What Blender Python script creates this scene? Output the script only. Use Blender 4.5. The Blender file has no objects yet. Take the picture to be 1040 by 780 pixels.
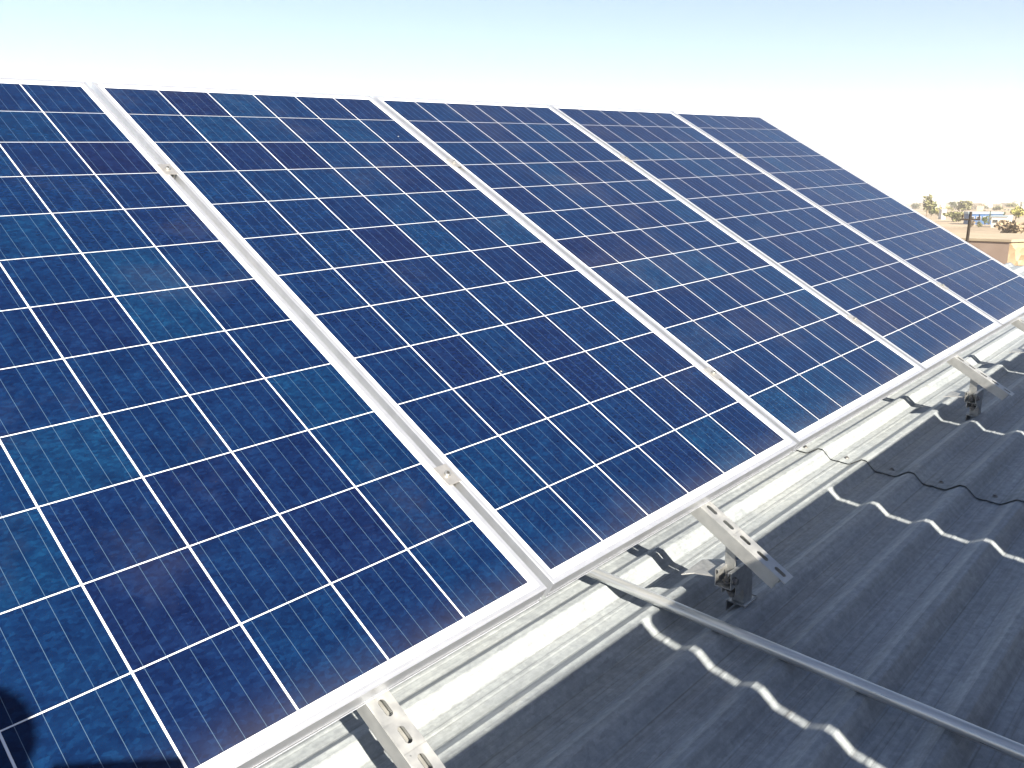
import bpy, bmesh, math, random
from mathutils import Matrix, Vector
from mathutils.noise import noise as pnoise
R = math.radians
rnd = random.Random(7)
scn = bpy.context.scene
col = scn.collection

# ------------------------------------------------------------------ camera
ROLL = math.atan2(0.0487784, 0.998810)        # fall of the roof along the ribs
TILT = math.atan2(0.508736, 0.860923)         # tilt of the solar panels
# world origin: lower corner of the second panel's cells; X along the rows, Y up the panels, Z up
FR = Matrix(((math.cos(ROLL), 0, -math.sin(ROLL), 0), (0, 1, 0, 0), (math.sin(ROLL), 0, math.cos(ROLL), 0), (0, 0, 0, 1)))
FP = FR @ Matrix.Rotation(TILT, 4, 'X')
CAMP = Vector((-0.069072, -0.910061, 0.707128))
cam = bpy.data.cameras.new('camera')
cam_o = bpy.data.objects.new('camera', cam); col.objects.link(cam_o)
rotm = Matrix(((0.682965, 0.156854, -0.713412), (-0.730452, 0.146657, -0.667032), (0.0, 0.976672, 0.214735)))
cam_o.matrix_world = Matrix.Translation(CAMP) @ rotm.to_4x4()
cam.sensor_width = 36.0; cam.lens = 842.84 / 1040 * 36
cam.clip_start = 0.05; cam.clip_end = 30000
scn.camera = cam_o
def pix(x, y):                                  # a line of sight of the photograph, in world space
    return (rotm @ Vector(((x - 520) / 842.84, -(y - 390) / 842.84, -1))).normalized()

# ------------------------------------------------------------------ sky, sun, exposure
SUNR = Vector((-0.365, -0.735, 0.57)).normalized()        # towards the sun, roof frame
SUN = (FR.to_3x3() @ SUNR).normalized()
w = bpy.data.worlds.new('World'); scn.world = w; w.use_nodes = True
nt = w.node_tree; nt.nodes.clear()
sky = nt.nodes.new('ShaderNodeTexSky'); sky.sky_type = 'NISHITA'; sky.sun_disc = False
sky.sun_elevation = math.asin(SUN.z); sky.sun_rotation = math.atan2(SUN.x, SUN.y)
sky.altitude = 600; sky.air_density = .76; sky.dust_density = .5; sky.ozone_density = .7
bg = nt.nodes.new('ShaderNodeBackground'); bg.inputs[1].default_value = 0.05
wo = nt.nodes.new('ShaderNodeOutputWorld')
hs = nt.nodes.new('ShaderNodeHueSaturation'); hs.inputs['Saturation'].default_value = .94
nt.links.new(sky.outputs[0], hs.inputs['Color']); nt.links.new(hs.outputs[0], bg.inputs[0]); nt.links.new(bg.outputs[0], wo.inputs[0])
sun = bpy.data.lights.new('sun', 'SUN'); sun.energy = 5.0; sun.angle = R(0.36); sun.color = (1.0, 0.89, 0.71)
sun_o = bpy.data.objects.new('sun', sun); col.objects.link(sun_o)
sun_o.rotation_euler = SUN.to_track_quat('Z', 'Y').to_euler()
vs = scn.view_settings; vs.view_transform = 'Standard'; vs.look = 'None'; vs.gamma = 1; vs.use_curve_mapping = False
vs.exposure = 1.95
scn.render.engine = 'CYCLES'

# ------------------------------------------------------------------ materials
def mat(name):
    m = bpy.data.materials.new(name); m.use_nodes = True
    b = m.node_tree.nodes['Principled BSDF']; return m, m.node_tree, b
def N(t, kind, **kw):
    n = t.nodes.new(kind)
    for k, v in kw.items(): setattr(n, k, v)
    return n
def coords(t, scale=(1, 1, 1), out='Object', rot=(0, 0, 0)):
    tc = N(t, 'ShaderNodeTexCoord'); mp = N(t, 'ShaderNodeMapping')
    mp.inputs['Scale'].default_value = scale; mp.inputs['Rotation'].default_value = rot
    t.links.new(tc.outputs[out], mp.inputs[0]); return mp.outputs[0]
def noise(t, vec, scale, detail=4, rough=.55):
    n = N(t, 'ShaderNodeTexNoise'); n.inputs['Scale'].default_value = scale
    n.inputs['Detail'].default_value = detail; n.inputs['Roughness'].default_value = rough
    t.links.new(vec, n.inputs['Vector']); return n.outputs['Fac']
def ramp(t, fac, stops):
    r = N(t, 'ShaderNodeValToRGB'); e = r.color_ramp.elements
    while len(e) < len(stops): e.new(.5)
    for i, (p, c) in enumerate(stops):
        e[i].position = p; e[i].color = (*c, 1) if len(c) == 3 else c
    t.links.new(fac, r.inputs[0]); return r.outputs[0]
def mix(t, fac, a, b, mode='MIX'):
    m = N(t, 'ShaderNodeMix', data_type='RGBA', blend_type=mode)
    if isinstance(fac, float): m.inputs[0].default_value = fac
    else: t.links.new(fac, m.inputs[0])
    for s, v in ((6, a), (7, b)):
        if isinstance(v, tuple): m.inputs[s].default_value = (*v, 1)
        else: t.links.new(v, m.inputs[s])
    return m.outputs[2]
def math_n(t, op, a, b=None, clamp=False):
    m = N(t, 'ShaderNodeMath', operation=op, use_clamp=clamp)
    for i, v in enumerate((a, b)):
        if v is None: continue
        if isinstance(v, (int, float)): m.inputs[i].default_value = v
        else: t.links.new(v, m.inputs[i])
    return m.outputs[0]
def bump(t, b, h, strength=.2, dist=.002):
    n = N(t, 'ShaderNodeBump'); n.inputs['Strength'].default_value = strength; n.inputs['Distance'].default_value = dist
    t.links.new(h, n.inputs['Height']); t.links.new(n.outputs[0], b.inputs['Normal'])
def simple(name, c1, c2, scale=6, rough=.6, metal=0.0, bmp=0.0, vscale=(1, 1, 1), bdist=.01, rr=None):
    m, t, b = mat(name)
    v = coords(t, vscale); f = noise(t, v, scale)
    t.links.new(ramp(t, f, [(.3, c1), (.7, c2)]), b.inputs['Base Color'])
    b.inputs['Roughness'].default_value = rough; b.inputs['Metallic'].default_value = metal
    if rr: t.links.new(ramp(t, f, [(.3, (rr[0],) * 3), (.7, (rr[1],) * 3)]), b.inputs['Roughness'])
    if bmp: bump(t, b, f, bmp, bdist)
    return m

# dust that lies thicker along the lower rim of each module
def dusty(t, base, strength=1.0):
    tc = N(t, 'ShaderNodeTexCoord'); sp = N(t, 'ShaderNodeSeparateXYZ'); t.links.new(tc.outputs['Object'], sp.inputs[0])
    oi = N(t, 'ShaderNodeObjectInfo')
    add = N(t, 'ShaderNodeVectorMath', operation='MULTIPLY_ADD')
    t.links.new(tc.outputs['Object'], add.inputs[0]); add.inputs[1].default_value = (1, 1, 1)
    cx = N(t, 'ShaderNodeCombineXYZ'); t.links.new(math_n(t, 'MULTIPLY', oi.outputs['Random'], 40.0), cx.inputs[2])
    t.links.new(cx.outputs[0], add.inputs[2]); v = add.outputs[0]
    n1 = noise(t, v, 7, 5, .6)
    low = math_n(t, 'POWER', math_n(t, 'SUBTRACT', 1.0, math_n(t, 'MULTIPLY', sp.outputs[1], 12.0, True), True), 2.0)
    d = math_n(t, 'MULTIPLY', low, math_n(t, 'MULTIPLY', n1, .055))
    n2 = ramp(t, noise(t, v, 2.2, 6, .65), [(.55, (0, 0, 0)), (.85, (.032,) * 3)])
    d = math_n(t, 'ADD', d, n2)
    d = math_n(t, 'ADD', d, 0.002)
    # tiny specks
    vo = N(t, 'ShaderNodeTexVoronoi'); vo.inputs['Scale'].default_value = 9; t.links.new(v, vo.inputs['Vector'])
    wn = N(t, 'ShaderNodeSeparateColor'); t.links.new(vo.outputs['Color'], wn.inputs[0])
    rad = math_n(t, 'MULTIPLY', math_n(t, 'GREATER_THAN', wn.outputs[0], .90), 0.028)
    sp2 = math_n(t, 'LESS_THAN', vo.outputs['Distance'], rad)
    d = math_n(t, 'MAXIMUM', d, math_n(t, 'MULTIPLY', sp2, .7), True)
    return mix(t, d, base, (.46, .43, .38)), d, v

# blue polycrystalline cell under glass
M_CELL, t, b = mat('blue_cell')
at = N(t, 'ShaderNodeAttribute', attribute_name='tone')
sc = N(t, 'ShaderNodeSeparateColor'); t.links.new(at.outputs['Color'], sc.inputs[0])
cbase = ramp(t, sc.outputs[0], [(0, (.0026, .0060, .0320)), (.3, (.0018, .0080, .0390)), (.55, (.0014, .0100, .0440)), (.8, (.0014, .0126, .0485)), (1, (.0020, .0158, .0540))])
dcol, dfac, v = dusty(t, (0, 0, 0))
vo = N(t, 'ShaderNodeTexVoronoi'); vo.inputs['Scale'].default_value = 120
wv = N(t, 'ShaderNodeVectorMath', operation='MULTIPLY'); wv.inputs[1].default_value = (1, 1.6, 1); t.links.new(v, wv.inputs[0]); t.links.new(wv.outputs[0], vo.inputs['Vector'])
vs2 = N(t, 'ShaderNodeSeparateColor'); t.links.new(vo.outputs['Color'], vs2.inputs[0])
flake = ramp(t, vs2.outputs[0], [(0, (.72, .74, .80)), (.6, (1, 1, 1)), (1, (1.35, 1.38, 1.25))])
c1 = mix(t, 1.0, cbase, flake, 'MULTIPLY')
big = ramp(t, noise(t, v, 22, 7, .78), [(.3, (.60, .60, .70)), (.5, (1, 1, 1)), (.70, (1.6, 1.6, 1.35))])
c2 = mix(t, 1.0, c1, big, 'MULTIPLY')
fin = mix(t, dfac, c2, (.46, .43, .38))
t.links.new(fin, b.inputs['Base Color'])
b.inputs['Roughness'].default_value = .5; b.inputs['Specular IOR Level'].default_value = .0
b.inputs['Coat Weight'].default_value = 1.0; b.inputs['Coat Roughness'].default_value = .05; b.inputs['Coat IOR'].default_value = 1.30

M_BACK, t, b = mat('white_backsheet')
o_, d_, v_ = dusty(t, (.66, .68, .74)); t.links.new(o_, b.inputs['Base Color'])
b.inputs['Roughness'].default_value = .6; b.inputs['Coat Weight'].default_value = 1; b.inputs['Coat Roughness'].default_value = .05
M_BUS, t, b = mat('silver_busbar')
o_, d_, v_ = dusty(t, (.045, .085, .15)); t.links.new(o_, b.inputs['Base Color']); b.inputs['Metallic'].default_value = .2
b.inputs['Roughness'].default_value = .45; b.inputs['Coat Weight'].default_value = 1; b.inputs['Coat Roughness'].default_value = .05
M_FRAME = simple('anodised_frame', (.59, .62, .68), (.67, .70, .76), 30, .38, .80, .05, (1, 1, 1), .001)
M_ALU = simple('aluminium_clamp', (.52, .51, .49), (.64, .63, .61), 60, .4, .85)
M_HOLE = simple('dark_recess', (.02, .02, .02), (.05, .05, .05), 30, .7)
M_STRUT = simple('galvanised_strut', (.36, .375, .39), (.47, .485, .495), 30, .42, .72, .05, (1, 1, 1), .0006, (.35, .55))
M_PIPE = simple('dull_steel_tube', (.40, .43, .45), (.56, .58, .60), 10, .32, .7, .06, (14, .6, 14), .001, (.26, .42))
M_STEEL = simple('zinc_bracket', (.24, .255, .27), (.40, .415, .43), 60, .38, .7, .1, (1, 1, 1), .001)
M_BOLT = simple('dark_bolt', (.09, .09, .10), (.24, .24, .24), 80, .45, .7)
M_RUB = simple('black_rubber', (.015, .015, .017), (.035, .035, .036), 60, .7)

# galvanised roof sheet: spangle, lengthwise streaks, blotches
M_ROOF, t, b = mat('galvanised_roof_sheet')
v0 = coords(t)
st = noise(t, coords(t, (.5, 34, 1)), 1.0, 6, .6)
st2 = noise(t, coords(t, (1.6, 130, 1)), 1.0, 3, .6)
bl = noise(t, v0, 2.3, 6, .68)
spg = N(t, 'ShaderNodeTexVoronoi'); spg.inputs['Scale'].default_value = 110; t.links.new(coords(t, (.6, 1, 1)), spg.inputs['Vector'])
sg = N(t, 'ShaderNodeSeparateColor'); t.links.new(spg.outputs['Color'], sg.inputs[0])
c = ramp(t, st, [(.22, (.200, .228, .256)), (.5, (.234, .264, .296)), (.78, (.266, .298, .332))])
c = mix(t, 1.0, c, ramp(t, st2, [(.3, (.84, .84, .84)), (.6, (1.04, 1.04, 1.04))]), 'MULTIPLY')
c = mix(t, 1.0, c, ramp(t, bl, [(.3, (.72, .73, .75)), (.52, (1, 1, 1)), (.75, (1.12, 1.10, 1.05))]), 'MULTIPLY')
c = mix(t, 1.0, c, ramp(t, sg.outputs[0], [(0, (.90, .90, .91)), (1, (1.08, 1.08, 1.08))]), 'MULTIPLY')
stain = ramp(t, noise(t, coords(t, (1.2, 9, 1)), 3.1, 5, .7), [(.62, (0, 0, 0)), (.72, (.38,) * 3)])
# dirt caught in the folds beside every rib, and fine grain
sy = N(t, 'ShaderNodeSeparateXYZ'); t.links.new(v0, sy.inputs[0])
ym = math_n(t, 'FLOORED_MODULO', math_n(t, 'ADD', sy.outputs[1], 1.6), .16)
grime = None
for pos, wd, am in ((.0115, .0022, .55), (.1075, .0020, .60), (.1475, .0014, .45), (.137, .0012, .4), (.066, .0014, .3)):
    dd = math_n(t, 'ABSOLUTE', math_n(t, 'SUBTRACT', ym, pos))
    q = math_n(t, 'MULTIPLY', math_n(t, 'SUBTRACT', 1.0, math_n(t, 'DIVIDE', dd, wd), True), am)
    grime = q if grime is None else math_n(t, 'MAXIMUM', grime, q)
gn = ramp(t, noise(t, coords(t, (2.2, 20, 1)), 1.7, 5, .7), [(.35, (.15,) * 3), (.62, (1, 1, 1))])
gm = N(t, 'ShaderNodeMath', operation='MULTIPLY'); t.links.new(grime, gm.inputs[0]); t.links.new(gn, gm.inputs[1])
c = mix(t, gm.outputs[0], c, (.07, .068, .065))
c = mix(t, 1.0, c, ramp(t, noise(t, v0, 48, 5, .75), [(.3, (.80, .80, .81)), (.7, (1.16, 1.16, 1.15))]), 'MULTIPLY')
c = mix(t, stain, c, (.12, .115, .105))
t.links.new(c, b.inputs['Base Color'])
b.inputs['Metallic'].default_value = .08
t.links.new(ramp(t, bl, [(.3, (.50,) * 3), (.7, (.66,) * 3)]), b.inputs['Roughness'])
b.inputs['Specular IOR Level'].default_value = .4
hh = math_n(t, 'ADD', math_n(t, 'MULTIPLY', st, .8), math_n(t, 'MULTIPLY', bl, .6))
bump(t, b, hh, .22, .0012)

# ------------------------------------------------------------------ mesh helpers
SHARP = 35
class MB:
    def __init__(s): s.v = []; s.f = []; s.m = []
    def face(s, pts, mi=0):
        k = len(s.v); s.v += [tuple(p) for p in pts]; s.f.append(tuple(range(k, k + len(pts)))); s.m.append(mi)
    def box(s, a, b_, mi=0, M=None):
        (x0, y0, z0), (x1, y1, z1) = a, b_
        p = [Vector(q) for q in ((x0, y0, z0), (x1, y0, z0), (x1, y1, z0), (x0, y1, z0), (x0, y0, z1), (x1, y0, z1), (x1, y1, z1), (x0, y1, z1))]
        if M: p = [M @ q for q in p]
        k = len(s.v); s.v += [tuple(q) for q in p]
        for f in ((0, 3, 2, 1), (4, 5, 6, 7), (0, 1, 5, 4), (1, 2, 6, 5), (2, 3, 7, 6), (3, 0, 4, 7)):
            s.f.append(tuple(k + i for i in f)); s.m.append(mi)
        return s
    def prism(s, poly, axis, a, b_, mi=0, M=None):
        # poly: 2-D outline, extruded along axis ('x','y','z') from a to b_
        def P(q, c):
            r = {'x': (c, q[0], q[1]), 'y': (q[0], c, q[1]), 'z': (q[0], q[1], c)}[axis]
            return M @ Vector(r) if M else Vector(r)
        k = len(s.v); n = len(poly)
        s.v += [tuple(P(q, a)) for q in poly] + [tuple(P(q, b_)) for q in poly]
        s.f.append(tuple(k + i for i in range(n))[::-1]); s.f.append(tuple(k + n + i for i in range(n))); s.m += [mi, mi]
        for i in range(n):
            j = (i + 1) % n; s.f.append((k + i, k + j, k + n + j, k + n + i)); s.m.append(mi)
        return s
    def tube(s, p, q, r0, r1=None, n=12, mi=0, cap=True):
        p = Vector(p); q = Vector(q); r1 = r0 if r1 is None else r1
        d = (q - p).normalized(); a = d.orthogonal().normalized(); c_ = d.cross(a); k = len(s.v)
        for P, r in ((p, r0), (q, r1)):
            for i in range(n):
                g = 2 * math.pi * i / n; s.v.append(tuple(P + a * math.cos(g) * r + c_ * math.sin(g) * r))
        for i in range(n):
            j = (i + 1) % n; s.f.append((k + i, k + j, k + n + j, k + n + i)); s.m.append(mi)
        if cap: s.f.append(tuple(k + i for i in range(n))[::-1]); s.f.append(tuple(k + n + i for i in range(n))); s.m += [mi, mi]
        return s
    def build(s, name, mats, parent=None, bevel=0, smooth=False, M=None):
        me = bpy.data.meshes.new(name); me.from_pydata(s.v, [], s.f)
        for mm in (mats if isinstance(mats, list) else [mats]): me.materials.append(mm)
        for i, p in enumerate(me.polygons): p.material_index = s.m[i]; p.use_smooth = smooth
        bm = bmesh.new(); bm.from_mesh(me); bmesh.ops.remove_doubles(bm, verts=bm.verts, dist=1e-5)
        bmesh.ops.recalc_face_normals(bm, faces=bm.faces); bm.to_mesh(me); bm.free()
        o = bpy.data.objects.new(name, me); col.objects.link(o)
        if parent: o.parent = parent
        if M: o.matrix_world = M
        if smooth:
            try: me.set_sharp_from_angle(angle=R(SHARP))
            except Exception: pass
        if bevel:
            md = o.modifiers.new('bevel', 'BEVEL'); md.width = bevel; md.segments = 2; md.limit_method = 'ANGLE'
        return o
def tag(o, label=None, cat=None, group=None, kind=None):
    for k, v in (('label', label), ('category', cat), ('group', group), ('kind', kind)):
        if v: o[k] = v
    return o
def empty(name, M=None):
    o = bpy.data.objects.new(name, None); col.objects.link(o); o.empty_display_size = .1
    if M: o.matrix_world = M
    return o
def copy_tree(o, parent=None):
    c = o.copy(); col.objects.link(c); c.parent = parent
    for ch in [x for x in bpy.data.objects if x.parent == o]: copy_tree(ch, c)
    return c
T = Matrix.Translation

# ------------------------------------------------------------------ ground, hills, haze
GZ = -5.0
M_SAND, t, b = mat('sandy_ground')
v = coords(t)
a1 = noise(t, v, .012, 8, .65); a2 = noise(t, v, .35, 6, .6)
c = ramp(t, a1, [(.3, (.20, .155, .11)), (.5, (.27, .22, .165)), (.7, (.34, .29, .23))])
c = mix(t, 1.0, c, ramp(t, a2, [(.3, (.78, .77, .75)), (.6, (1.04, 1.03, 1.0))]), 'MULTIPLY')
t.links.new(c, b.inputs['Base Color']); b.inputs['Roughness'].default_value = .95; bump(t, b, a2, .4, .2)
g = MB(); n_ = 60
xs = [math.copysign(abs(i / n_) ** 3 * 16000, i) for i in range(-n_, n_ + 1)]
k = len(xs)
for y in xs:
    for x in xs:
        d = math.hypot(x, y); z = GZ
        if d > 120: z += pnoise(Vector((x * .004, y * .004, 3))) * min(1, (d - 120) / 500) * .9
        g.v.append((x, y, z))
for j in range(k - 1):
    for i in range(k - 1):
        g.f.append((j * k + i, j * k + i + 1, (j + 1) * k + i + 1, (j + 1) * k + i)); g.m.append(0)
tag(g.build('ground', M_SAND, smooth=True), kind='structure')
M_HILL = simple('bare_hill', (.15, .115, .10), (.21, .165, .14), .004, .95)
g = MB(); na = 260; rows = 9
for j in range(rows):
    for i in range(na):
        a = 2 * math.pi * i / na; rr = 6200 + j * 380
        prof = math.sin(math.pi * min(1, j / (rows - 1) * 1.0))
        hgt = (34 + 34 * pnoise(Vector((math.cos(a) * 4, math.sin(a) * 4, 1.7))) + 14 * pnoise(Vector((math.cos(a) * 17, math.sin(a) * 17, j * .5)))) * prof
        g.v.append((rr * math.cos(a), rr * math.sin(a), GZ - 2 + max(0, hgt)))
for j in range(rows - 1):
    for i in range(na):
        i2 = (i + 1) % na; g.f.append((j * na + i, j * na + i2, (j + 1) * na + i2, (j + 1) * na + i)); g.m.append(0)
tag(g.build('hills', M_HILL, smooth=True), kind='structure')
hz = bpy.data.materials.new('haze_air'); hz.use_nodes = True; t = hz.node_tree; t.nodes.clear()
pv = t.nodes.new('ShaderNodeVolumePrincipled'); pv.inputs['Density'].default_value = .0004
pv.inputs['Color'].default_value = (.99, .96, .97, 1); pv.inputs['Anisotropy'].default_value = 0
ou = t.nodes.new('ShaderNodeOutputMaterial'); t.links.new(pv.outputs[0], ou.inputs['Volume'])
HAZE = MB().box((-16500, -16500, GZ - 6), (16500, 16500, 95)).build('haze', hz); tag(HAZE, kind='stuff')

# ------------------------------------------------------------------ the house and its ribbed roof
CR = -0.282; DEP = 0.027; PIT = 0.16
def prof_pts(h0, h1):
    pts = []
    k0 = math.floor((h0 - .066) / PIT) - 1; k1 = math.ceil((h1 - .066) / PIT) + 1
    cyc = [(.066, 0), (.063, .0012), (.047, .0012), (.0435, 0), (.016, -.0255), (.011, -DEP), (-.008, -DEP), (-.0125, -DEP + .0013), (-.0185, -DEP + .0013), (-.023, -DEP), (-.052, -DEP), (-.057, -.0255)]
    for k in range(k1, k0, -1):
        for h, n in cyc: pts.append((h + k * PIT, CR + n))
    pts = sorted(p for p in pts if h0 <= p[0] <= h1)
    return pts
S0, S1, H0, H1 = -4.2, 8.75, -5.6, 5.2
house = empty('house', FR @ T((0, 0, 0)))
house.matrix_world = T((2.2, 0, GZ))
tag(house, 'pale rendered house whose grey ribbed metal roof carries the tilted solar panels', 'house')
def lap(h, s): return s + .145 * (h - .066)
def sheet(sa, sb, dz, lapa, lapb):
    pts = prof_pts(H0, H1); g = MB(); segs = 26
    for j in range(segs + 1):
        for (h, n) in pts:
            a = lap(h, sa) if lapa else sa; b_ = lap(h, sb) if lapb else sb
            s = a + (b_ - a) * j / segs
            w_ = .0012 * pnoise(Vector((s * 1.7, h * 5, dz * 100)))
            g.v.append((s, h, n + dz + w_))
    m = len(pts)
    for j in range(segs):
        for i in range(m - 1):
            g.f.append((j * m + i, (j + 1) * m + i, (j + 1) * m + i + 1, j * m + i + 1)); g.m.append(0)
    return g
LAPS = [-1.9, 2.695, 7.2]
ed = [S0] + LAPS + [S1]
sheets = []; SHARP = 14
for i in range(4):
    o = sheet(ed[i], ed[i + 1] + (.16 if i < 3 else 0), .0055 * i - .0065, i > 0, i < 3).build('roof_sheet', M_ROOF, M=FR, smooth=True)
    o.parent = house; o.matrix_parent_inverse = house.matrix_world.inverted()
    md = o.modifiers.new('gauge', 'SOLIDIFY'); md.thickness = .0012; md.offset = -1
    sheets.append(o)
SHARP = 35
def screw_mb(s, h, n):
    g = MB(); g.tube((s, h, n), (s, h, n + .002), .0085, .0075, 12); g.tube((s, h, n + .002), (s, h, n + .007), .0048, .0044, 6)
    return g
for li, L in enumerate(LAPS[1:2]):
    for k in range(-9, 4):
        h = -.027 + k * PIT + .0; s = lap(h, L) + .045
        o = screw_mb(s, h, CR - DEP + .0050).build('screw', M_BOLT, M=FR)
        o.parent = sheets[2]; o.matrix_parent_inverse = sheets[2].matrix_world.inverted()
def child(o, p): o.parent = p; o.matrix_parent_inverse = p.matrix_world.inverted(); return o
M_WALL = simple('rendered_wall', (.50, .44, .36), (.62, .56, .47), 1.2, .9, 0, .3)
M_DARK = simple('window_glass', (.03, .035, .04), (.06, .065, .07), 2, .12)
M_WOOD = simple('painted_timber', (.45, .42, .38), (.55, .52, .47), 12, .6)
bpy.context.view_layer.update()
wl = MB()
for (a, b_) in (((-3.6, -5.1), (8.3, -4.85)), ((-3.6, 4.45), (8.3, 4.7)), ((-3.6, -4.85), (-3.35, 4.45)), ((8.05, -4.85), (8.3, 4.45))):
    (x0, y0), (x1, y1) = a, b_
    # wall tops follow the roof fall
    zt = lambda x: x * math.tan(ROLL) - .45
    k = len(wl.v)
    wl.v += [(x0, y0, GZ), (x1, y0, GZ), (x1, y1, GZ), (x0, y1, GZ), (x0, y0, zt(x0)), (x1, y0, zt(x1)), (x1, y1, zt(x1)), (x0, y1, zt(x0))]
    for f in ((0, 3, 2, 1), (4, 5, 6, 7), (0, 1, 5, 4), (1, 2, 6, 5), (2, 3, 7, 6), (3, 0, 4, 7)): wl.f.append(tuple(k + i for i in f)); wl.m.append(0)
child(wl.build('wall', M_WALL), house)
for k in range(5):
    h = -4.6 + k * 2.2
    child(MB().box((S0 + .1, h, CR - .14), (S1 - .1, h + .06, CR - .034)).build('roof_beam', M_WOOD, M=FR), house)
for x, y in ((8.302, -2.5), (8.302, 2.0)):
    wo_ = child(MB().box((x, y, -3.9), (x + .04, y + 1.4, -2.7)).build('window', M_WOOD), house)
    child(MB().box((x + .041, y + .07, -3.83), (x + .046, y + 1.33, -2.77)).build('pane', M_DARK), wo_)
# ------------------------------------------------------------------ solar panels
CA, CB = .1585, .160517; PW = 1.009838; PH = 12 * CB
XO0, XO1, YO0, YO1 = -.0206, .9716, -.0265, 1.953
def make_panel():
    root = empty('solar_panel')
    # frame: four mitred bars, hollow box section with a lip over the glass
    LIP = .0105; ZT = .0016; ZB = -.0375
    g = MB()
    g.box((XO0, YO0, ZB), (XO0 + .002, YO1, ZT)); g.box((XO1 - .002, YO0, ZB), (XO1, YO1, ZT))
    g.box((XO0 + .002, YO0, ZB), (XO1 - .002, YO0 + .002, ZT)); g.box((XO0 + .002, YO1 - .002, ZB), (XO1 - .002, YO1, ZT))
    def lip(z0, z1, w_):
        x0, x1, y0, y1 = XO0 + .002, XO1 - .002, YO0 + .002, YO1 - .002
        for (p, q, r, s) in (((x0, y0), (x1, y0), (x1 - w_, y0 + w_), (x0 + w_, y0 + w_)), ((x1, y0), (x1, y1), (x1 - w_, y1 - w_), (x1 - w_, y0 + w_)),
                             ((x1, y1), (x0, y1), (x0 + w_, y1 - w_), (x1 - w_, y1 - w_)), ((x0, y1), (x0, y0), (x0 + w_, y0 + w_), (x0 + w_, y1 - w_))):
            g.prism([p, q, r, s], 'z', z0, z1)
    lip(.0, ZT, LIP - .002); lip(ZB, ZB + .002, .026)
    # shallow ribs on the outside of the long lower wall
    for z in (-.0285,): g.box((XO0, YO0 - .0012, z), (XO1, YO0 - .0002, z + .0022))
    g.build('frame', M_FRAME, root, bevel=.0005)
    bs = MB(); bs.box((XO0 + .0025, YO0 + .0025, -.0062), (XO1 - .0025, YO1 - .0025, -.0022)); bs.build('backsheet', M_BACK, root)
    c = MB(); gp = .0016; tones = []
    for i in range(6):
        for j in range(12):
            x0, x1, y0, y1 = i * CA + gp, (i + 1) * CA - gp, j * CB + gp * .72, (j + 1) * CB - gp * .72
            c.face([(x0, y0, -.0016), (x1, y0, -.0016), (x1, y1, -.0016), (x0, y1, -.0016)])
    co = c.build('cell_sheet', M_CELL, root)
    bu = MB()
    for i in range(6):
        for kk in range(5):
            x = i * CA + CA * (kk + .5) / 5
            for j in range(12): bu.face([(x - .0004, j * CB + gp, -.0013), (x + .0004, j * CB + gp, -.0013), (x + .0004, (j + 1) * CB - gp, -.0013), (x - .0004, (j + 1) * CB - gp, -.0013)])
    bu.build('busbar_wires', M_BUS, root)
    jb = MB().box((.42, 1.74, -.032), (.53, 1.86, -.0064)); jb.build('junction_box', M_RUB, root, bevel=.003)
    return root
def retone(root, seed):
    r = random.Random(seed)
    for ch in [x for x in bpy.data.objects if x.parent == root and x.name.startswith('cell_sheet')]:
        me = ch.data.copy(); ch.data = me
        if 'tone' in me.color_attributes: me.color_attributes.remove(me.color_attributes['tone'])
        ca = me.color_attributes.new('tone', 'FLOAT_COLOR', 'CORNER')
        for p in me.polygons:
            v_ = min(1, max(0, r.gauss(.48, .15)))
            if r.random() < .05: v_ = r.uniform(.8, .95)
            for li in p.loop_indices: ca.data[li].color = (v_, r.random(), 0, 1)
proto = make_panel()
plab = {0: 'leftmost solar panel of the row, nearest, cut off by the left photo edge',
        1: 'second solar panel from the left, whole, its lower left corner above the steel tube',
        2: 'middle solar panel of the five in the tilted row',
        3: 'fourth solar panel from the left in the tilted row',
        4: 'farthest solar panel of the row, against the desert view at the right'}
for k in range(5):
    o = proto if k == 0 else copy_tree(proto)
    o.matrix_world = FP @ T((k * PW, 0, 0))
    tag(o, plab[k], 'solar panel', 'solar panels in the tilted row')
    retone(o, 20 + k)
# the row in front, behind the photographer: its shade lies over the roof
TOPn = (YO1 - .0) * math.sin(TILT); TOPh = YO1 * math.cos(TILT)
HS = TOPh + (TOPn - CR) * (-SUNR.y / SUNR.z) - .045
gapS = 1.392 - (TOPn - CR) * (-SUNR.x / SUNR.z)         # gap whose light falls past the tube
gapS = gapS % PW
FRONT = []
for k in range(-2, 7):
    o = copy_tree(proto); o.matrix_world = FR @ T((gapS + .0295 - (.0 if True else 0) + k * PW, -HS, 0)) @ Matrix.Rotation(TILT, 4, 'X') @ Matrix.Diagonal((.982, 1, 1, 1))
    tag(o, 'front row solar panel behind the camera, known by its shade on the roof', 'solar panel', 'solar panels of the front row')
    FRONT.append(o)

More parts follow.
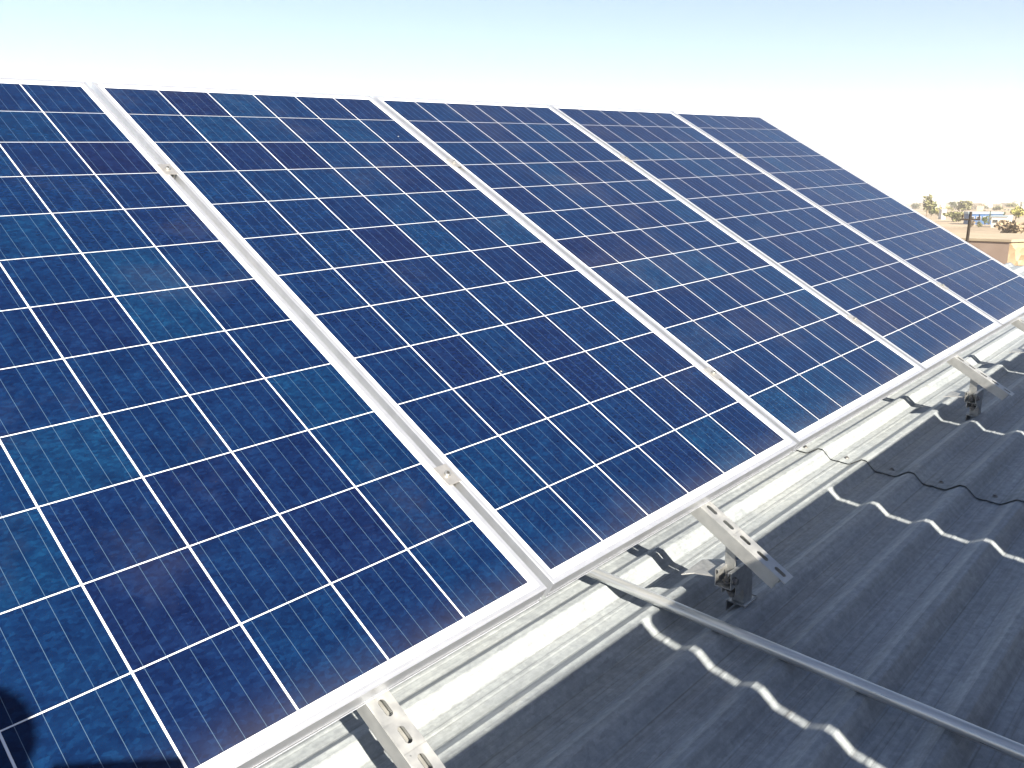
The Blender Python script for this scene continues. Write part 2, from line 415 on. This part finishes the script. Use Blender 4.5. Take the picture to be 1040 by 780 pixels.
# mid clamps between neighbouring modules
def make_clamp():
    root = empty('mid_clamp')
    g = MB(); g.box((-.0165, -.025, .0018), (.0165, .025, .0052)); g.box((-.0075, -.025, -.030), (-.0055, .025, .0018)); g.box((.0055, -.025, -.030), (.0075, .025, .0018))
    g.build('plate', M_ALU, root, bevel=.0006)
    h = MB(); h.tube((0, 0, .0052), (0, 0, .0105), .0068, n=18); h.tube((0, 0, -.04), (0, 0, .0052), .004, n=10)
    bo = h.build('bolt', M_STEEL, root, bevel=.0005, smooth=True)
    MB().tube((0, 0, .0106), (0, 0, .0109), .0036, n=6).build('socket', M_HOLE, bo)
    return root
mc = make_clamp(); first = True
seams = ['first', 'second', 'third', 'fourth']
for k in range(4):
    for v_, where in ((.475, 'upper'), (1.655, 'lower')):
        o = mc if first else copy_tree(mc); first = False
        o.matrix_world = FP @ T(((k + 1) * PW - .0344 + .0000, PH - v_, 0))
        tag(o, f'{where} silver clamp on the {seams[k]} seam from the left between solar panels', 'clamp', 'clamps between the solar panels')

# ------------------------------------------------------------------ slotted struts
def channel(w_, d_, y0, y1, holes, thick=.0025):
    """C channel, back uppermost at z=0, along y, slots at 'holes' (y of centres)"""
    g = MB(); hw = w_ / 2; sl, sw = .0150, .0062
    cuts = []
    ys = y0
    def ring(yc):
        inn, out = [], []
        n = 16; q = .025
        for i in range(n):
            a = 2 * math.pi * (i + .5) / n; cx, cy = math.cos(a), math.sin(a)
            px = cx * sw; py = cy * sw + math.copysign(sl - sw, cy); inn.append((px, yc + py))
            m = max(abs(cx) / hw, abs(cy) / q); out.append((cx / m, yc + cy / m))
        # corners
        cor = [(hw, yc + q), (-hw, yc + q), (-hw, yc - q), (hw, yc - q)]
        for i in range(n):
            j = (i + 1) % n; a, b_ = out[i], out[j]
            g.face([(*inn[i], 0), (*inn[j], 0), (*b_, 0), (*a, 0)])
            if abs(a[0] - b_[0]) > 1e-6 and abs(a[1] - b_[1]) > 1e-6:
                cc = min(cor, key=lambda c_: (c_[0] - (a[0] + b_[0]) / 2) ** 2 + (c_[1] - (a[1] + b_[1]) / 2) ** 2)
                g.face([(*a, 0), (*b_, 0), (*cc, 0)])
    hs = sorted(holes); last = y0
    for yc in hs:
        if yc - .025 > last + 1e-6: g.face([(-hw, last, 0), (hw, last, 0), (hw, yc - .025, 0), (-hw, yc - .025, 0)])
        ring(yc); last = yc + .025
    if last < y1 - 1e-6: g.face([(-hw, last, 0), (hw, last, 0), (hw, y1, 0), (-hw, y1, 0)])
    for sx in (-1, 1):
        g.face([(sx * hw, y0, 0), (sx * hw, y1, 0), (sx * hw, y1, -d_), (sx * hw, y0, -d_)])
        g.face([(sx * hw, y0, -d_), (sx * hw, y1, -d_), (sx * (hw - .009), y1, -d_), (sx * (hw - .009), y0, -d_)])
        g.face([(sx * (hw - .009), y0, -d_), (sx * (hw - .009), y1, -d_), (sx * (hw - .009), y1, -d_ + .006), (sx * (hw - .009), y0, -d_ + .006)])
    return g
def make_strut():
    root = empty('slotted_strut')
    holes = [-.244 + .0493 * i for i in range(42)]
    o = channel(.041, .032, -.2545, 1.86, holes).build('channel', M_STRUT, root)
    md = o.modifiers.new('gauge', 'SOLIDIFY'); md.thickness = .0022; md.offset = 0
    # rear leg down to the roof (drawn in the strut's own tilted frame)
    Ri = Matrix.Rotation(-TILT, 4, 'X')
    topl = Vector((0, 1.75, -.032)); # in panel frame
    tr = Matrix.Rotation(TILT, 4, 'X') @ topl
    foot = Vector((0, tr.y, CR + .04 * math.cos(TILT)))    # strut frame origin is .04 below the glass
    g = MB(); zt = tr.z + .02; zb = CR + .04
    g.box((.022, tr.y - .0205, zb), (.025, tr.y + .0205, zt), 0, Ri); g.box((.025, tr.y - .0205, zb), (.054, tr.y - .018, zt), 0, Ri); g.box((.025, tr.y + .018, zb), (.054, tr.y + .0205, zt), 0, Ri)
    g.box((.015, tr.y - .035, zb), (.09, tr.y + .035, zb + .005), 0, Ri)
    g.build('rear_leg', M_STRUT, root)
    return root
st_ = make_strut(); first = True
SL = {.605: 'nearest slotted steel strut, cut off by the bottom photo edge below the first panel',
      1.5515: 'slotted steel strut below the second panel, beside the long steel tube',
      3.432: 'slotted steel strut below the fourth panel with a bulky bracket near the right edge',
      4.40: 'farthest slotted steel strut, below the last panel at the right photo edge',
      }
bracket_h = {}
for u in SL:
    o = st_ if first else copy_tree(st_); first = False
    o.matrix_world = FP @ T((u, 0, -.040))
    tag(o, SL[u], 'strut', 'slotted struts under the panels')
# struts of the front row
for i in range(5):
    o = copy_tree(st_); o.matrix_world = FR @ T((gapS - .62 + i * 1.88 - PW, -HS, 0)) @ Matrix.Rotation(TILT, 4, 'X') @ T((0, 0, -.040))
    tag(o, 'slotted strut under the front row of panels behind the camera', 'strut', 'struts of the front row')

# ------------------------------------------------------------------ roof brackets under the strut ends (roof frame, origin on the rib crest below the strut)
WING = [(-.097, .086), (-.073, .067), (-.056, .0215), (.026, .0215), (.026, .055), (-.002, .088)]
def make_bracket():
    root = empty('roof_bracket')
    # saddle over the rib
    g = MB()
    g.box((.000, -.021, .001), (.060, .021, .0045))
    g.box((.000, -.0245, -.022), (.060, -.021, .0045)); g.box((.000, .021, -.022), (.060, .0245, .0045))
    g.box((.010, -.0155, .0045), (.050, .0155, .068)); g.box((-.034, -.0185, .044), (.010, -.0155, .068)); g.box((-.034, .0155, .040), (.010, .0185, .068))
    g.build('saddle', M_STEEL, root, bevel=.0012)
    g = MB(); g.tube((-.019, 0, .030), (-.019, 0, .066), .0055, n=12); g.tube((-.019, 0, .036), (-.019, 0, .044), .0095, n=6); g.tube((-.019, 0, .044), (-.019, 0, .047), .013, n=16)
    g.build('threaded_rod', M_BOLT, root)
    # open channel lying across, mouth up
    g = MB(); hw = .0205; L0, L1 = -.062, .036; z0, z1 = .0685, .1095
    g.box((L0, -hw, z0), (L1, hw, z0 + .0025))
    for sx in (-1, 1):
        a, b_ = sorted((sx * hw, sx * (hw - .0025))); g.box((L0, a, z0 + .0025), (L1, b_, z1))
        a, b_ = sorted((sx * (hw - .0025), sx * (hw - .0095))); g.box((L0, a, z1 - .0025), (L1, b_, z1))
        a, b_ = sorted((sx * (hw - .007), sx * (hw - .0095))); g.box((L0, a, z1 - .009), (L1, b_, z1 - .0025))
    g.build('cross_channel', M_STEEL, root, bevel=.0006)
    g = MB(); g.box((-.0262, -.010, z0 + .004), (-.0232, .016, .185)); g.box((-.0262, -.010, z0 + .0026), (.012, .016, z0 + .0056))
    g.build('angle_plate', M_STEEL, root, bevel=.0008)
    g = MB(); g.prism(WING, 'z', .086, .0885); g.build('wing_plate', M_STEEL, root, bevel=.0004)
    g = MB(); g.tube((-.042, 0, .071), (-.042, 0, .098), .0042, n=12); g.tube((-.042, 0, .080), (-.042, 0, .0875), .0082, n=6); g.tube((-.042, 0, .0755), (-.042, 0, .080), .011, n=16)
    g.build('bolt', M_BOLT, root)
    g = MB(); g.tube((-.050, -.0235, .088), (-.050, -.0205, .088), .010, n=16); g.tube((-.050, -.030, .088), (-.050, -.0235, .088), .0072, n=6)
    g.build('side_bolt', M_BOLT, root)
    return root
br = make_bracket(); first = True
BLn = {.605: 'zinc roof bracket under the nearest slotted strut, just below the photo edge',
       1.5515: 'zinc roof bracket with open channel under the strut beside the steel tube',
       3.432: 'bulky zinc roof bracket under the strut near the right photo edge',
       4.40: 'farthest zinc roof bracket, under the strut at the right photo edge'}
for u in SL:
    o = br if first else copy_tree(br); first = False
    o.matrix_world = FR @ T((u + .012, -.0925 + .012, CR))
    tag(o, BLn[u], 'bracket', 'brackets on the roof ribs')

# ------------------------------------------------------------------ steel tube lying across the ribs
p0 = Vector((1.478, .62, CR + .0165)); p1 = Vector((1.362, -1.35, CR + .0150))
d = (p1 - p0).normalized(); g = MB(); nseg = 24; nr = 28
a = d.orthogonal().normalized(); c_ = d.cross(a); k0 = 0
for j in range(nseg + 1):
    P = p0.lerp(p1, j / nseg); P.z += .0012 * math.sin(j * .5)
    for i in range(nr):
        q = 2 * math.pi * i / nr; g.v.append(tuple(P + (a * math.cos(q) + c_ * math.sin(q)) * .0135))
for j in range(nseg):
    for i in range(nr):
        i2 = (i + 1) % nr; g.f.append((j * nr + i, j * nr + i2, (j + 1) * nr + i2, (j + 1) * nr + i)); g.m.append(0)
# inner wall
k = len(g.v)
for j in (0, nseg):
    for i in range(nr):
        q = 2 * math.pi * i / nr; P = p0 if j == 0 else p1; g.v.append(tuple(P + (a * math.cos(q) + c_ * math.sin(q)) * .0118))
for i in range(nr):
    i2 = (i + 1) % nr; g.f.append((i, i2, k + i2, k + i)); g.m.append(0)
    g.f.append((nseg * nr + i, nseg * nr + i2, k + nr + i2, k + nr + i)); g.m.append(0)
    g.f.append((k + i, k + i2, k + nr + i2, k + nr + i)); g.m.append(0)
tag(g.build('steel_tube', M_PIPE, smooth=True, M=FR), 'long dull steel tube lying across the roof ribs towards the lower right corner', 'tube')

# ------------------------------------------------------------------ background: helpers
def ground_at(x, y, z=GZ):
    d = pix(x, y); s = (z - CAMP.z) / d.z; return CAMP + d * s
def at_dist(x, dist, z):
    d = pix(x, 215); h = Vector((d.x, d.y)).normalized(); return Vector((CAMP.x + h.x * dist, CAMP.y + h.y * dist, z))
def px_m(n, dist): return n * dist / 842.84
LEAFM = {}
def leafmat(name, c1, c2):
    m = simple(name, c1, c2, .8, .75); LEAFM[name] = m; return m
ML = [leafmat('olive_leaves', (.10, .105, .045), (.17, .17, .075)), leafmat('green_leaves', (.07, .10, .03), (.14, .17, .055)),
      leafmat('dry_brush', (.17, .13, .085), (.27, .21, .14)), leafmat('yellow_green_leaves', (.20, .20, .05), (.30, .28, .08)), leafmat('dark_leaves', (.035, .05, .025), (.07, .085, .04))]
M_BARK = simple('bark', (.12, .09, .06), (.2, .16, .11), 3, .9)
def tree(name, loc, hgt, wid, m, label, cat='tree', seed=0, trunk=.25, n=420, group=None):
    r = random.Random(seed); root = empty(name, T(loc)); g = MB()
    th = hgt * trunk
    g.tube((0, 0, -.2), (0, 0, th), hgt * .022, hgt * .016, 7)
    lobes = []
    for i in range(7):
        a = r.uniform(0, 6.28); rr = wid * .28 * math.sqrt(r.random()); z = th + (hgt - th) * r.uniform(.15, .82)
        e = Vector((math.cos(a) * rr, math.sin(a) * rr, z)); g.tube((0, 0, th * r.uniform(.6, 1)), e, hgt * .012, hgt * .005, 5)
        lobes.append((e, wid * r.uniform(.16, .28), (hgt - th) * r.uniform(.16, .26)))
    g.build('trunk', M_BARK, root)
    f = MB(); sz = max(wid, hgt) * .075
    for i in range(n):
        e, ra, rh = r.choice(lobes); v_ = Vector((r.gauss(0, 1), r.gauss(0, 1), r.gauss(0, 1))).normalized() * r.uniform(.55, 1.1)
        p = e + Vector((v_.x * ra, v_.y * ra, v_.z * rh)); p.z = max(.05, p.z)
        a = Vector((r.gauss(0, 1), r.gauss(0, 1), r.gauss(0, 1))).normalized(); b_ = a.orthogonal().normalized(); s_ = sz * r.uniform(.5, 1.2)
        f.face([p - a * s_, p + b_ * s_ * .6, p + a * s_, p - b_ * s_ * .6])
    f.build('crown', m, root); tag(root, label, cat, group); return root
# (photo x, ground y, height px, width px, material, label, trunk)
TR = [(941, 220, 21, 9, 0, 'tall narrow olive tree, the tallest at the left of the desert view', .15),
      (946, 219.5, 16, 7, 1, 'slimmer green tree touching the right side of the tall olive tree', .15),
      (929.5, 212.5, 5.5, 9, 4, 'small dark bush just above the panel edge, leftmost in the desert view', .1),
      (953, 219.5, 8, 12, 3, 'low yellow green shrub between the tall olive tree and the white hut', .05),
      (977, 217.5, 12, 19, 0, 'broad rounded grey green tree on the skyline left of the utility pole', .2),
      (970, 225, 9, 20, 0, 'wide low olive hedge shrub on the sandy field left of the utility pole', .03),
      (967, 214, 8, 8, 4, 'dark little tree left of the broad rounded tree', .2),
      (996, 213, 4.5, 10, 0, 'low far bush just right of the utility pole top', .1),
      (1014, 214, 4.5, 12, 0, 'low far bush on the skyline above the blue building', .1),
      (1017, 225, 10, 7, 4, 'dark tree at the right end of the blue building', .15),
      (1031, 225, 13, 20, 3, 'bright yellow green tree at the right photo edge', .15),
      (1028, 213.5, 6, 14, 0, 'grey green far tree above the bright yellow green tree', .15),
      (1030, 243, 19, 32, 2, 'large dry brown bush behind the flat roofed brown building', .05),
      (1000, 229, 8, 7, 1, 'green shrub in front of the blue building beside the pole', .05),
      (994, 231, 6, 7, 0, 'small olive shrub at the foot of the blue building', .05),
      (986, 231, 6, 8, 2, 'small dry bush left behind the utility pole', .05)]
for i, (x, y, hp, wp, mi, lb, tk) in enumerate(TR):
    P = ground_at(x, y); dist = (P - CAMP).length
    tree('tree' if hp > 7.9 and wp < 25 else 'bush', P, px_m(hp, dist), px_m(wp, dist), ML[mi], lb, 'tree' if hp > 7.9 and wp < 25 else 'bush', i, tk)
rb = random.Random(5)
for i in range(26):
    x = rb.uniform(926, 1045); y = 206.8 + 9 * rb.random() ** 1.5
    P = ground_at(x, y); dist = (P - CAMP).length
    tree('bush', P, px_m(rb.uniform(1.8, 4.2), dist), px_m(rb.uniform(3, 9), dist), rb.choice([ML[0], ML[0], ML[3], ML[2], ML[4]]), 'small rounded bush scattered on the far sandy plain below the skyline', 'bush', 100 + i, .05, 160, 'small bushes scattered on the far plain')
# slim cypresses in front of the blue building
def cypress(P, hgt, wid, label, seed):
    r = random.Random(seed); root = empty('cypress_tree', T(P))
    MB().tube((0, 0, -.1), (0, 0, hgt * .8), wid * .12, wid * .04, 6).build('trunk', M_BARK, root)
    f = MB()
    for i in range(260):
        z = hgt * r.uniform(.06, 1); rad = wid * .5 * math.sin(math.pi * min(1, .12 + z / hgt * .88)) ** .6 * r.uniform(.5, 1); a = r.uniform(0, 6.28)
        p = Vector((math.cos(a) * rad, math.sin(a) * rad, z)); s_ = wid * .16
        b_ = Vector((r.gauss(0, 1), r.gauss(0, 1), r.gauss(0, 1))).normalized() * s_ * .5
        f.face([p - Vector((0, 0, s_)), p + b_, p + Vector((0, 0, s_ * 1.4)), p - b_])
    f.build('crown', ML[4], root); tag(root, label, 'tree', 'slim cypresses by the blue building')
for i, (x, y, hp, lb) in enumerate([(1004.3, 228.5, 12, 'tallest slim dark cypress before the blue building'), (1001.5, 228, 8.5, 'short slim cypress left of the tallest one before the blue building'),
                                (1007.2, 228, 8, 'short slim cypress right of the tallest one before the blue building'), (1012.5, 227.5, 9, 'slim cypress by the right half of the blue building'), (1035.5, 219, 11, 'lone slim dark cypress on the skyline at the right photo edge')]):
    P = ground_at(x, y); ds = (P - CAMP).length; cypress(P, px_m(hp, ds), px_m(2.2, ds), lb, i)

# buildings of the settlement
MW = simple('white_wash', (.45, .44, .42), (.55, .54, .52), .5, .85)
MCR = simple('cream_render', (.24, .20, .15), (.31, .265, .20), .5, .9)
MBL = simple('blue_paint', (.025, .075, .20), (.04, .11, .26), .4, .6)
MBLL = simple('pale_blue_sheet', (.20, .26, .32), (.26, .32, .37), .4, .5)
MPK = simple('pink_brown_render', (.205, .158, .135), (.25, .20, .175), .6, .92, 0, .3, (1, 1, 1), .05)
# rough stone-faced side
MST, t, b = mat('rubble_stone')
vv = N(t, 'ShaderNodeTexVoronoi'); vv.inputs['Scale'].default_value = 2.2; t.links.new(coords(t, (1, 1, 1.6)), vv.inputs['Vector'])
s3 = N(t, 'ShaderNodeSeparateColor'); t.links.new(vv.outputs['Color'], s3.inputs[0])
t.links.new(ramp(t, s3.outputs[0], [(0, (.12, .085, .05)), (.5, (.21, .165, .11)), (1, (.28, .235, .165))]), b.inputs['Base Color']); b.inputs['Roughness'].default_value = .95
bump(t, b, vv.outputs['Distance'], .6, .08)
def yaw_face(P, extra=0.0):      # building frame facing the camera
    d = Vector((P.x - CAMP.x, P.y - CAMP.y)); return math.atan2(d.y, d.x) - math.pi / 2 + extra
def flat_house(x, y, wp, hp, m, label, deep=6.0, yaw=.25, roofm=None, openings=3, seed=0, parapet=.3):
    P = ground_at(x, y); ds = (P - CAMP).length; W_, H_ = px_m(wp, ds), px_m(hp, ds)
    root = empty('flat_roofed_house', T(P) @ Matrix.Rotation(yaw_face(P, yaw), 4, 'Z'))
    g = MB(); g.box((-W_ / 2, 0, -.5), (W_ / 2, deep, H_)); g.build('wall', m, root)
    g = MB(); g.box((-W_ / 2 - .15, -.15, H_ + .003), (W_ / 2 + .15, deep + .15, H_ + parapet)); g.build('roof', roofm or m, root)
    r = random.Random(seed)
    for i in range(openings):
        cx = -W_ / 2 + W_ * (i + .5) / openings
        wv = MB().box((cx - .55, -.06, H_ * .42), (cx + .55, -.003, H_ * .75)).build('window', M_WOOD, root)
        MB().box((cx - .47, -.075, H_ * .45), (cx + .47, -.062, H_ * .72)).build('pane', M_DARK, wv)
    tag(root, label, 'house'); return root
flat_house(958, 222.5, 3.6, 8, MW, 'small bright white hut on the sand right of the tall olive tree', 3, .3, None, 1)
flat_house(1000, 228, 26, 9.0, MBL, 'long low blue building with pale roof right of the utility pole', 8, .15, MBLL, 5, 1, .5)
flat_house(1014, 231, 12, 9, MW, 'white walled yard building right of the blue building', 5, -.2, MBLL, 2, 2)
flat_house(984, 223, 7, 5, simple('rust_sheet', (.30, .14, .09), (.38, .2, .13), 1, .8), 'small rust brown shed touching the left of the blue building', 4, .2, None, 1, 3)
far = [(935, 210.8, 7, 3.2), (951, 211, 9, 3.2), (959, 210.6, 8, 2.8), (990, 210.8, 11, 3.4), (1003, 210.6, 9, 2.6), (1012, 211.2, 6, 3.2), (1021, 211.0, 10, 3.2), (1034, 211.5, 9, 3.4), (987, 214, 8, 4), (1024, 216, 8, 4.2)]
fl = ['leftmost far cream house on the skyline behind the dark bush', 'far cream house behind the right side of the tall olive tree', 'far cream house on the skyline above the white hut',
      'far cream house on the skyline behind the utility pole', 'far pale house above the left half of the blue building', 'narrow far house above the right half of the blue building',
      'far pale house left of the grey green skyline tree', 'rightmost far house on the skyline', 'cream house just left of the utility pole top', 'cream house behind the left side of the bright yellow green tree']
for i, (x, y, wp, hp) in enumerate(far):
    flat_house(x, y, wp, hp, [MCR, MW][i % 3 == 1], fl[i], 9, rnd.uniform(-.5, .5), None, 3, i)

# the brown building beyond the roof
DB = 45.0; HB = 4.0
Pc = at_dist(1029.5, DB, GZ)
root = empty('brown_building', T(Pc) @ Matrix.Rotation(yaw_face(Pc), 4, 'Z'))
tag(root, 'flat roofed pinkish brown building with pale coping and stone side, beyond the last panel', 'building')
A = Vector((0, 0)); L = Vector((-9.5, 3.6)); Rr = Vector((4.6, 7.2))
def wall_poly(p, q, z0, z1, th, m, name, off=0.0):
    d2 = (q - p).normalized(); n2 = Vector((-d2.y, d2.x)); g = MB()
    a, b_, c2_, e = p + n2 * off, q + n2 * off, q + n2 * (off + th), p + n2 * (off + th)
    g.prism([tuple(a), tuple(b_), tuple(c2_), tuple(e)], 'z', z0, z1); return g.build(name, m, root)
D = L + Rr
wall_poly(L, A, -.5, HB - .118, .25, MPK, 'plastered_wall')
wall_poly(A, Rr, -.5, HB - .118, .25, MST, 'stone_wall')
wall_poly(Rr, D, -.5, HB - .118, .25, MCR, 'rear_wall'); wall_poly(D, L, -.5, HB - .118, .25, MCR, 'rear_wall')
g = MB(); g.prism([tuple(L * 1.02), (0.06, -.08), tuple(Rr * 1.02), tuple(D * 1.01)], 'z', HB - .115, HB); g.build('roof', MCR, root)

# utility pole
Pp = at_dist(984.3, 43, GZ); root = empty('utility_pole', T(Pp)); tag(root, 'dark timber utility pole with a short crossarm, leaning slightly, above the panel edge', 'pole')
M_POLE = simple('dark_timber', (.012, .009, .008), (.025, .018, .015), 3, .9)
top = Vector((.05, -.06, 5.26))
MB().tube((0, 0, -.5), top, .085, .062, 10).build('post', M_POLE, root)
rv = Vector((.683, -.730, 0))
g = MB(); c0 = top - Vector((0, 0, .34)); a_ = c0 - rv * .42; b_ = c0 + rv * .46
g.tube(a_, b_, .035, n=6); g.build('crossarm', M_POLE, root)
for s_ in (-.36, .40):
    q = c0 + rv * s_; MB().tube(q + Vector((0, 0, .05)), q + Vector((0, 0, .22)), .035, .02, 8).build('insulator', M_POLE, root)

# ------------------------------------------------------------------ the photographer, standing behind the camera on the rib crests
def person():
    # target: the head's shade touches the first panel at the lower left
    sp = Matrix.Rotation(-TILT, 3, 'X') @ SUNR          # sun in panel frame (x, y up, z normal)
    tgt = Vector((.085, PH - 1.81, 0))
    HN = 1.30                                           # head centre above roof-frame zero
    head = Matrix.Rotation(TILT, 3, 'X') @ tgt
    tt = (HN - head.z) / SUNR.z; head = head + SUNR * tt
    hx, hy = head.x, head.y
    root = empty('person', FR @ T((hx, hy, CR)) @ Matrix.Rotation(R(-46), 4, 'Z'))    # local +Y forward
    tag(root, 'photographer standing behind the camera, known by the dark shade at the lower left', 'person')
    Ht = HN - CR
    def V(x, y, z): return (x, y, z * Ht / 1.56)
    verts, edges, rad = [], [], []
    def add(p, r_, par=None):
        verts.append(p); rad.append(r_)
        if par is not None: edges.append((par, len(verts) - 1))
        return len(verts) - 1
    pel = add(V(0, 0, .90), (.150, .11)); wa = add(V(0, 0, 1.04), (.135, .10), pel); ch = add(V(0, .01, 1.24), (.155, .11), wa)
    nb = add(V(0, 0, 1.37), (.085, .07), ch); nk = add(V(0, .01, 1.44), (.055, .055), nb)
    hd = add(V(0, .015, 1.53), (.075, .088), nk); ht = add(V(0, .01, 1.63), (.070, .082), hd)
    hands = []
    for sx in (-1, 1):
        hp = add(V(sx * .095, 0, .84), (.090, .095), pel); kn = add(V(sx * .11, .03, .48), (.058, .06), hp); an = add(V(sx * .12, -.01, .09), (.040, .042), kn)
        he = add(V(sx * .12, .05, .04), (.040, .035), an); add(V(sx * .135, .16, .03), (.036, .024), he)
        sh = add(V(sx * .175, 0, 1.33), (.058, .058), nb); el = add(V(sx * .235, .19, 1.11), (.042, .042), sh); wr = add(V(sx * .105, .42, 1.155), (.028, .026), el)
        hb = add(V(sx * .082, .485, 1.17), (.034, .022), wr); hands.append((sx, hb))
    me = bpy.data.meshes.new('body'); me.from_pydata(verts, edges, []); ob = bpy.data.objects.new('body', me); col.objects.link(ob)
    md = ob.modifiers.new('skin', 'SKIN'); sv = me.skin_vertices[0].data
    for i, q in enumerate(rad): sv[i].radius = q
    sv[0].use_root = True
    ob.modifiers.new('sub', 'SUBSURF').levels = 2
    dg = bpy.context.evaluated_depsgraph_get(); m2 = bpy.data.meshes.new_from_object(ob.evaluated_get(dg)); bpy.data.objects.remove(ob)
    body = bpy.data.objects.new('body', m2); col.objects.link(body); body.parent = root
    MS = simple('skin', (.28, .16, .10), (.34, .20, .13), 8, .5); MSH = simple('grey_shirt', (.12, .14, .18), (.18, .20, .25), 20, .85); MTR = simple('dark_trousers', (.03, .035, .05), (.055, .06, .08), 20, .85)
    m2.materials.clear()
    for m_ in (MS, MSH, MTR, M_RUB): m2.materials.append(m_)
    sc_ = Ht / 1.56
    for p in m2.polygons:
        c3 = p.center; z = c3.z / sc_; p.use_smooth = True
        p.material_index = 3 if z < .085 else 2 if z < .93 else (0 if z > 1.405 or c3.y > .36 else 1)
    # fingers
    for sx, hb in hands:
        base = Vector(verts[hb])
        for i in range(5):
            g = MB(); L_ = [.07, .078, .072, .058, .05][i]
            if i < 4:
                a = base + Vector((sx * -.005, .02, .018 - i * .016)); b2 = a + Vector((-sx * L_ * .35, L_ * .45, .004)); c4 = b2 + Vector((-sx * L_ * .4, L_ * .05, 0))
            else:
                a = base + Vector((-sx * .012, -.01, .02)); b2 = a + Vector((-sx * .02, .012, .016)); c4 = b2 + Vector((-sx * .018, .012, .006))
            g.tube(a, b2, .0095, .0085, 8); g.tube(b2, c4, .0085, .0065, 8); g.build('finger', MS, body, smooth=True)
    # face, hair
    hc = Vector(V(0, .015, 1.555))
    def blob(name, c5, r3, m_, par):
        bm = bmesh.new(); bmesh.ops.create_uvsphere(bm, u_segments=16, v_segments=10, radius=1); bmesh.ops.scale(bm, vec=r3, verts=bm.verts); bmesh.ops.translate(bm, vec=c5, verts=bm.verts)
        m9 = bpy.data.meshes.new(name); bm.to_mesh(m9); bm.free(); m9.materials.append(m_); o9 = bpy.data.objects.new(name, m9); col.objects.link(o9); o9.parent = par
        for p in m9.polygons: p.use_smooth = True
        return o9
    blob('hair', hc + Vector((0, -.015, .045)), (.088, .098, .085), M_RUB, root)
    for sx in (-1, 1):
        blob('eye', hc + Vector((sx * .028, .078, .005)), (.012, .010, .008), MW, root); blob('ear', hc + Vector((sx * .078, 0, -.005)), (.012, .02, .03), MS, root)
    blob('nose', hc + Vector((0, .090, -.015)), (.011, .016, .02), MS, root); blob('mouth', hc + Vector((0, .078, -.05)), (.022, .008, .006), MPK, root)
    ph = empty('phone', root.matrix_world @ T((0, .525, 1.175 * Ht / 1.56)))
    tag(ph, 'black phone held level in both hands by the photographer', 'phone')
    MB().box((-.076, -.004, -.036), (.076, .004, .036)).build('phone_body', M_RUB, ph, bevel=.003)
    MB().box((-.070, -.0052, -.033), (.070, -.0042, .033)).build('screen', M_DARK, ph)
    return root
person()
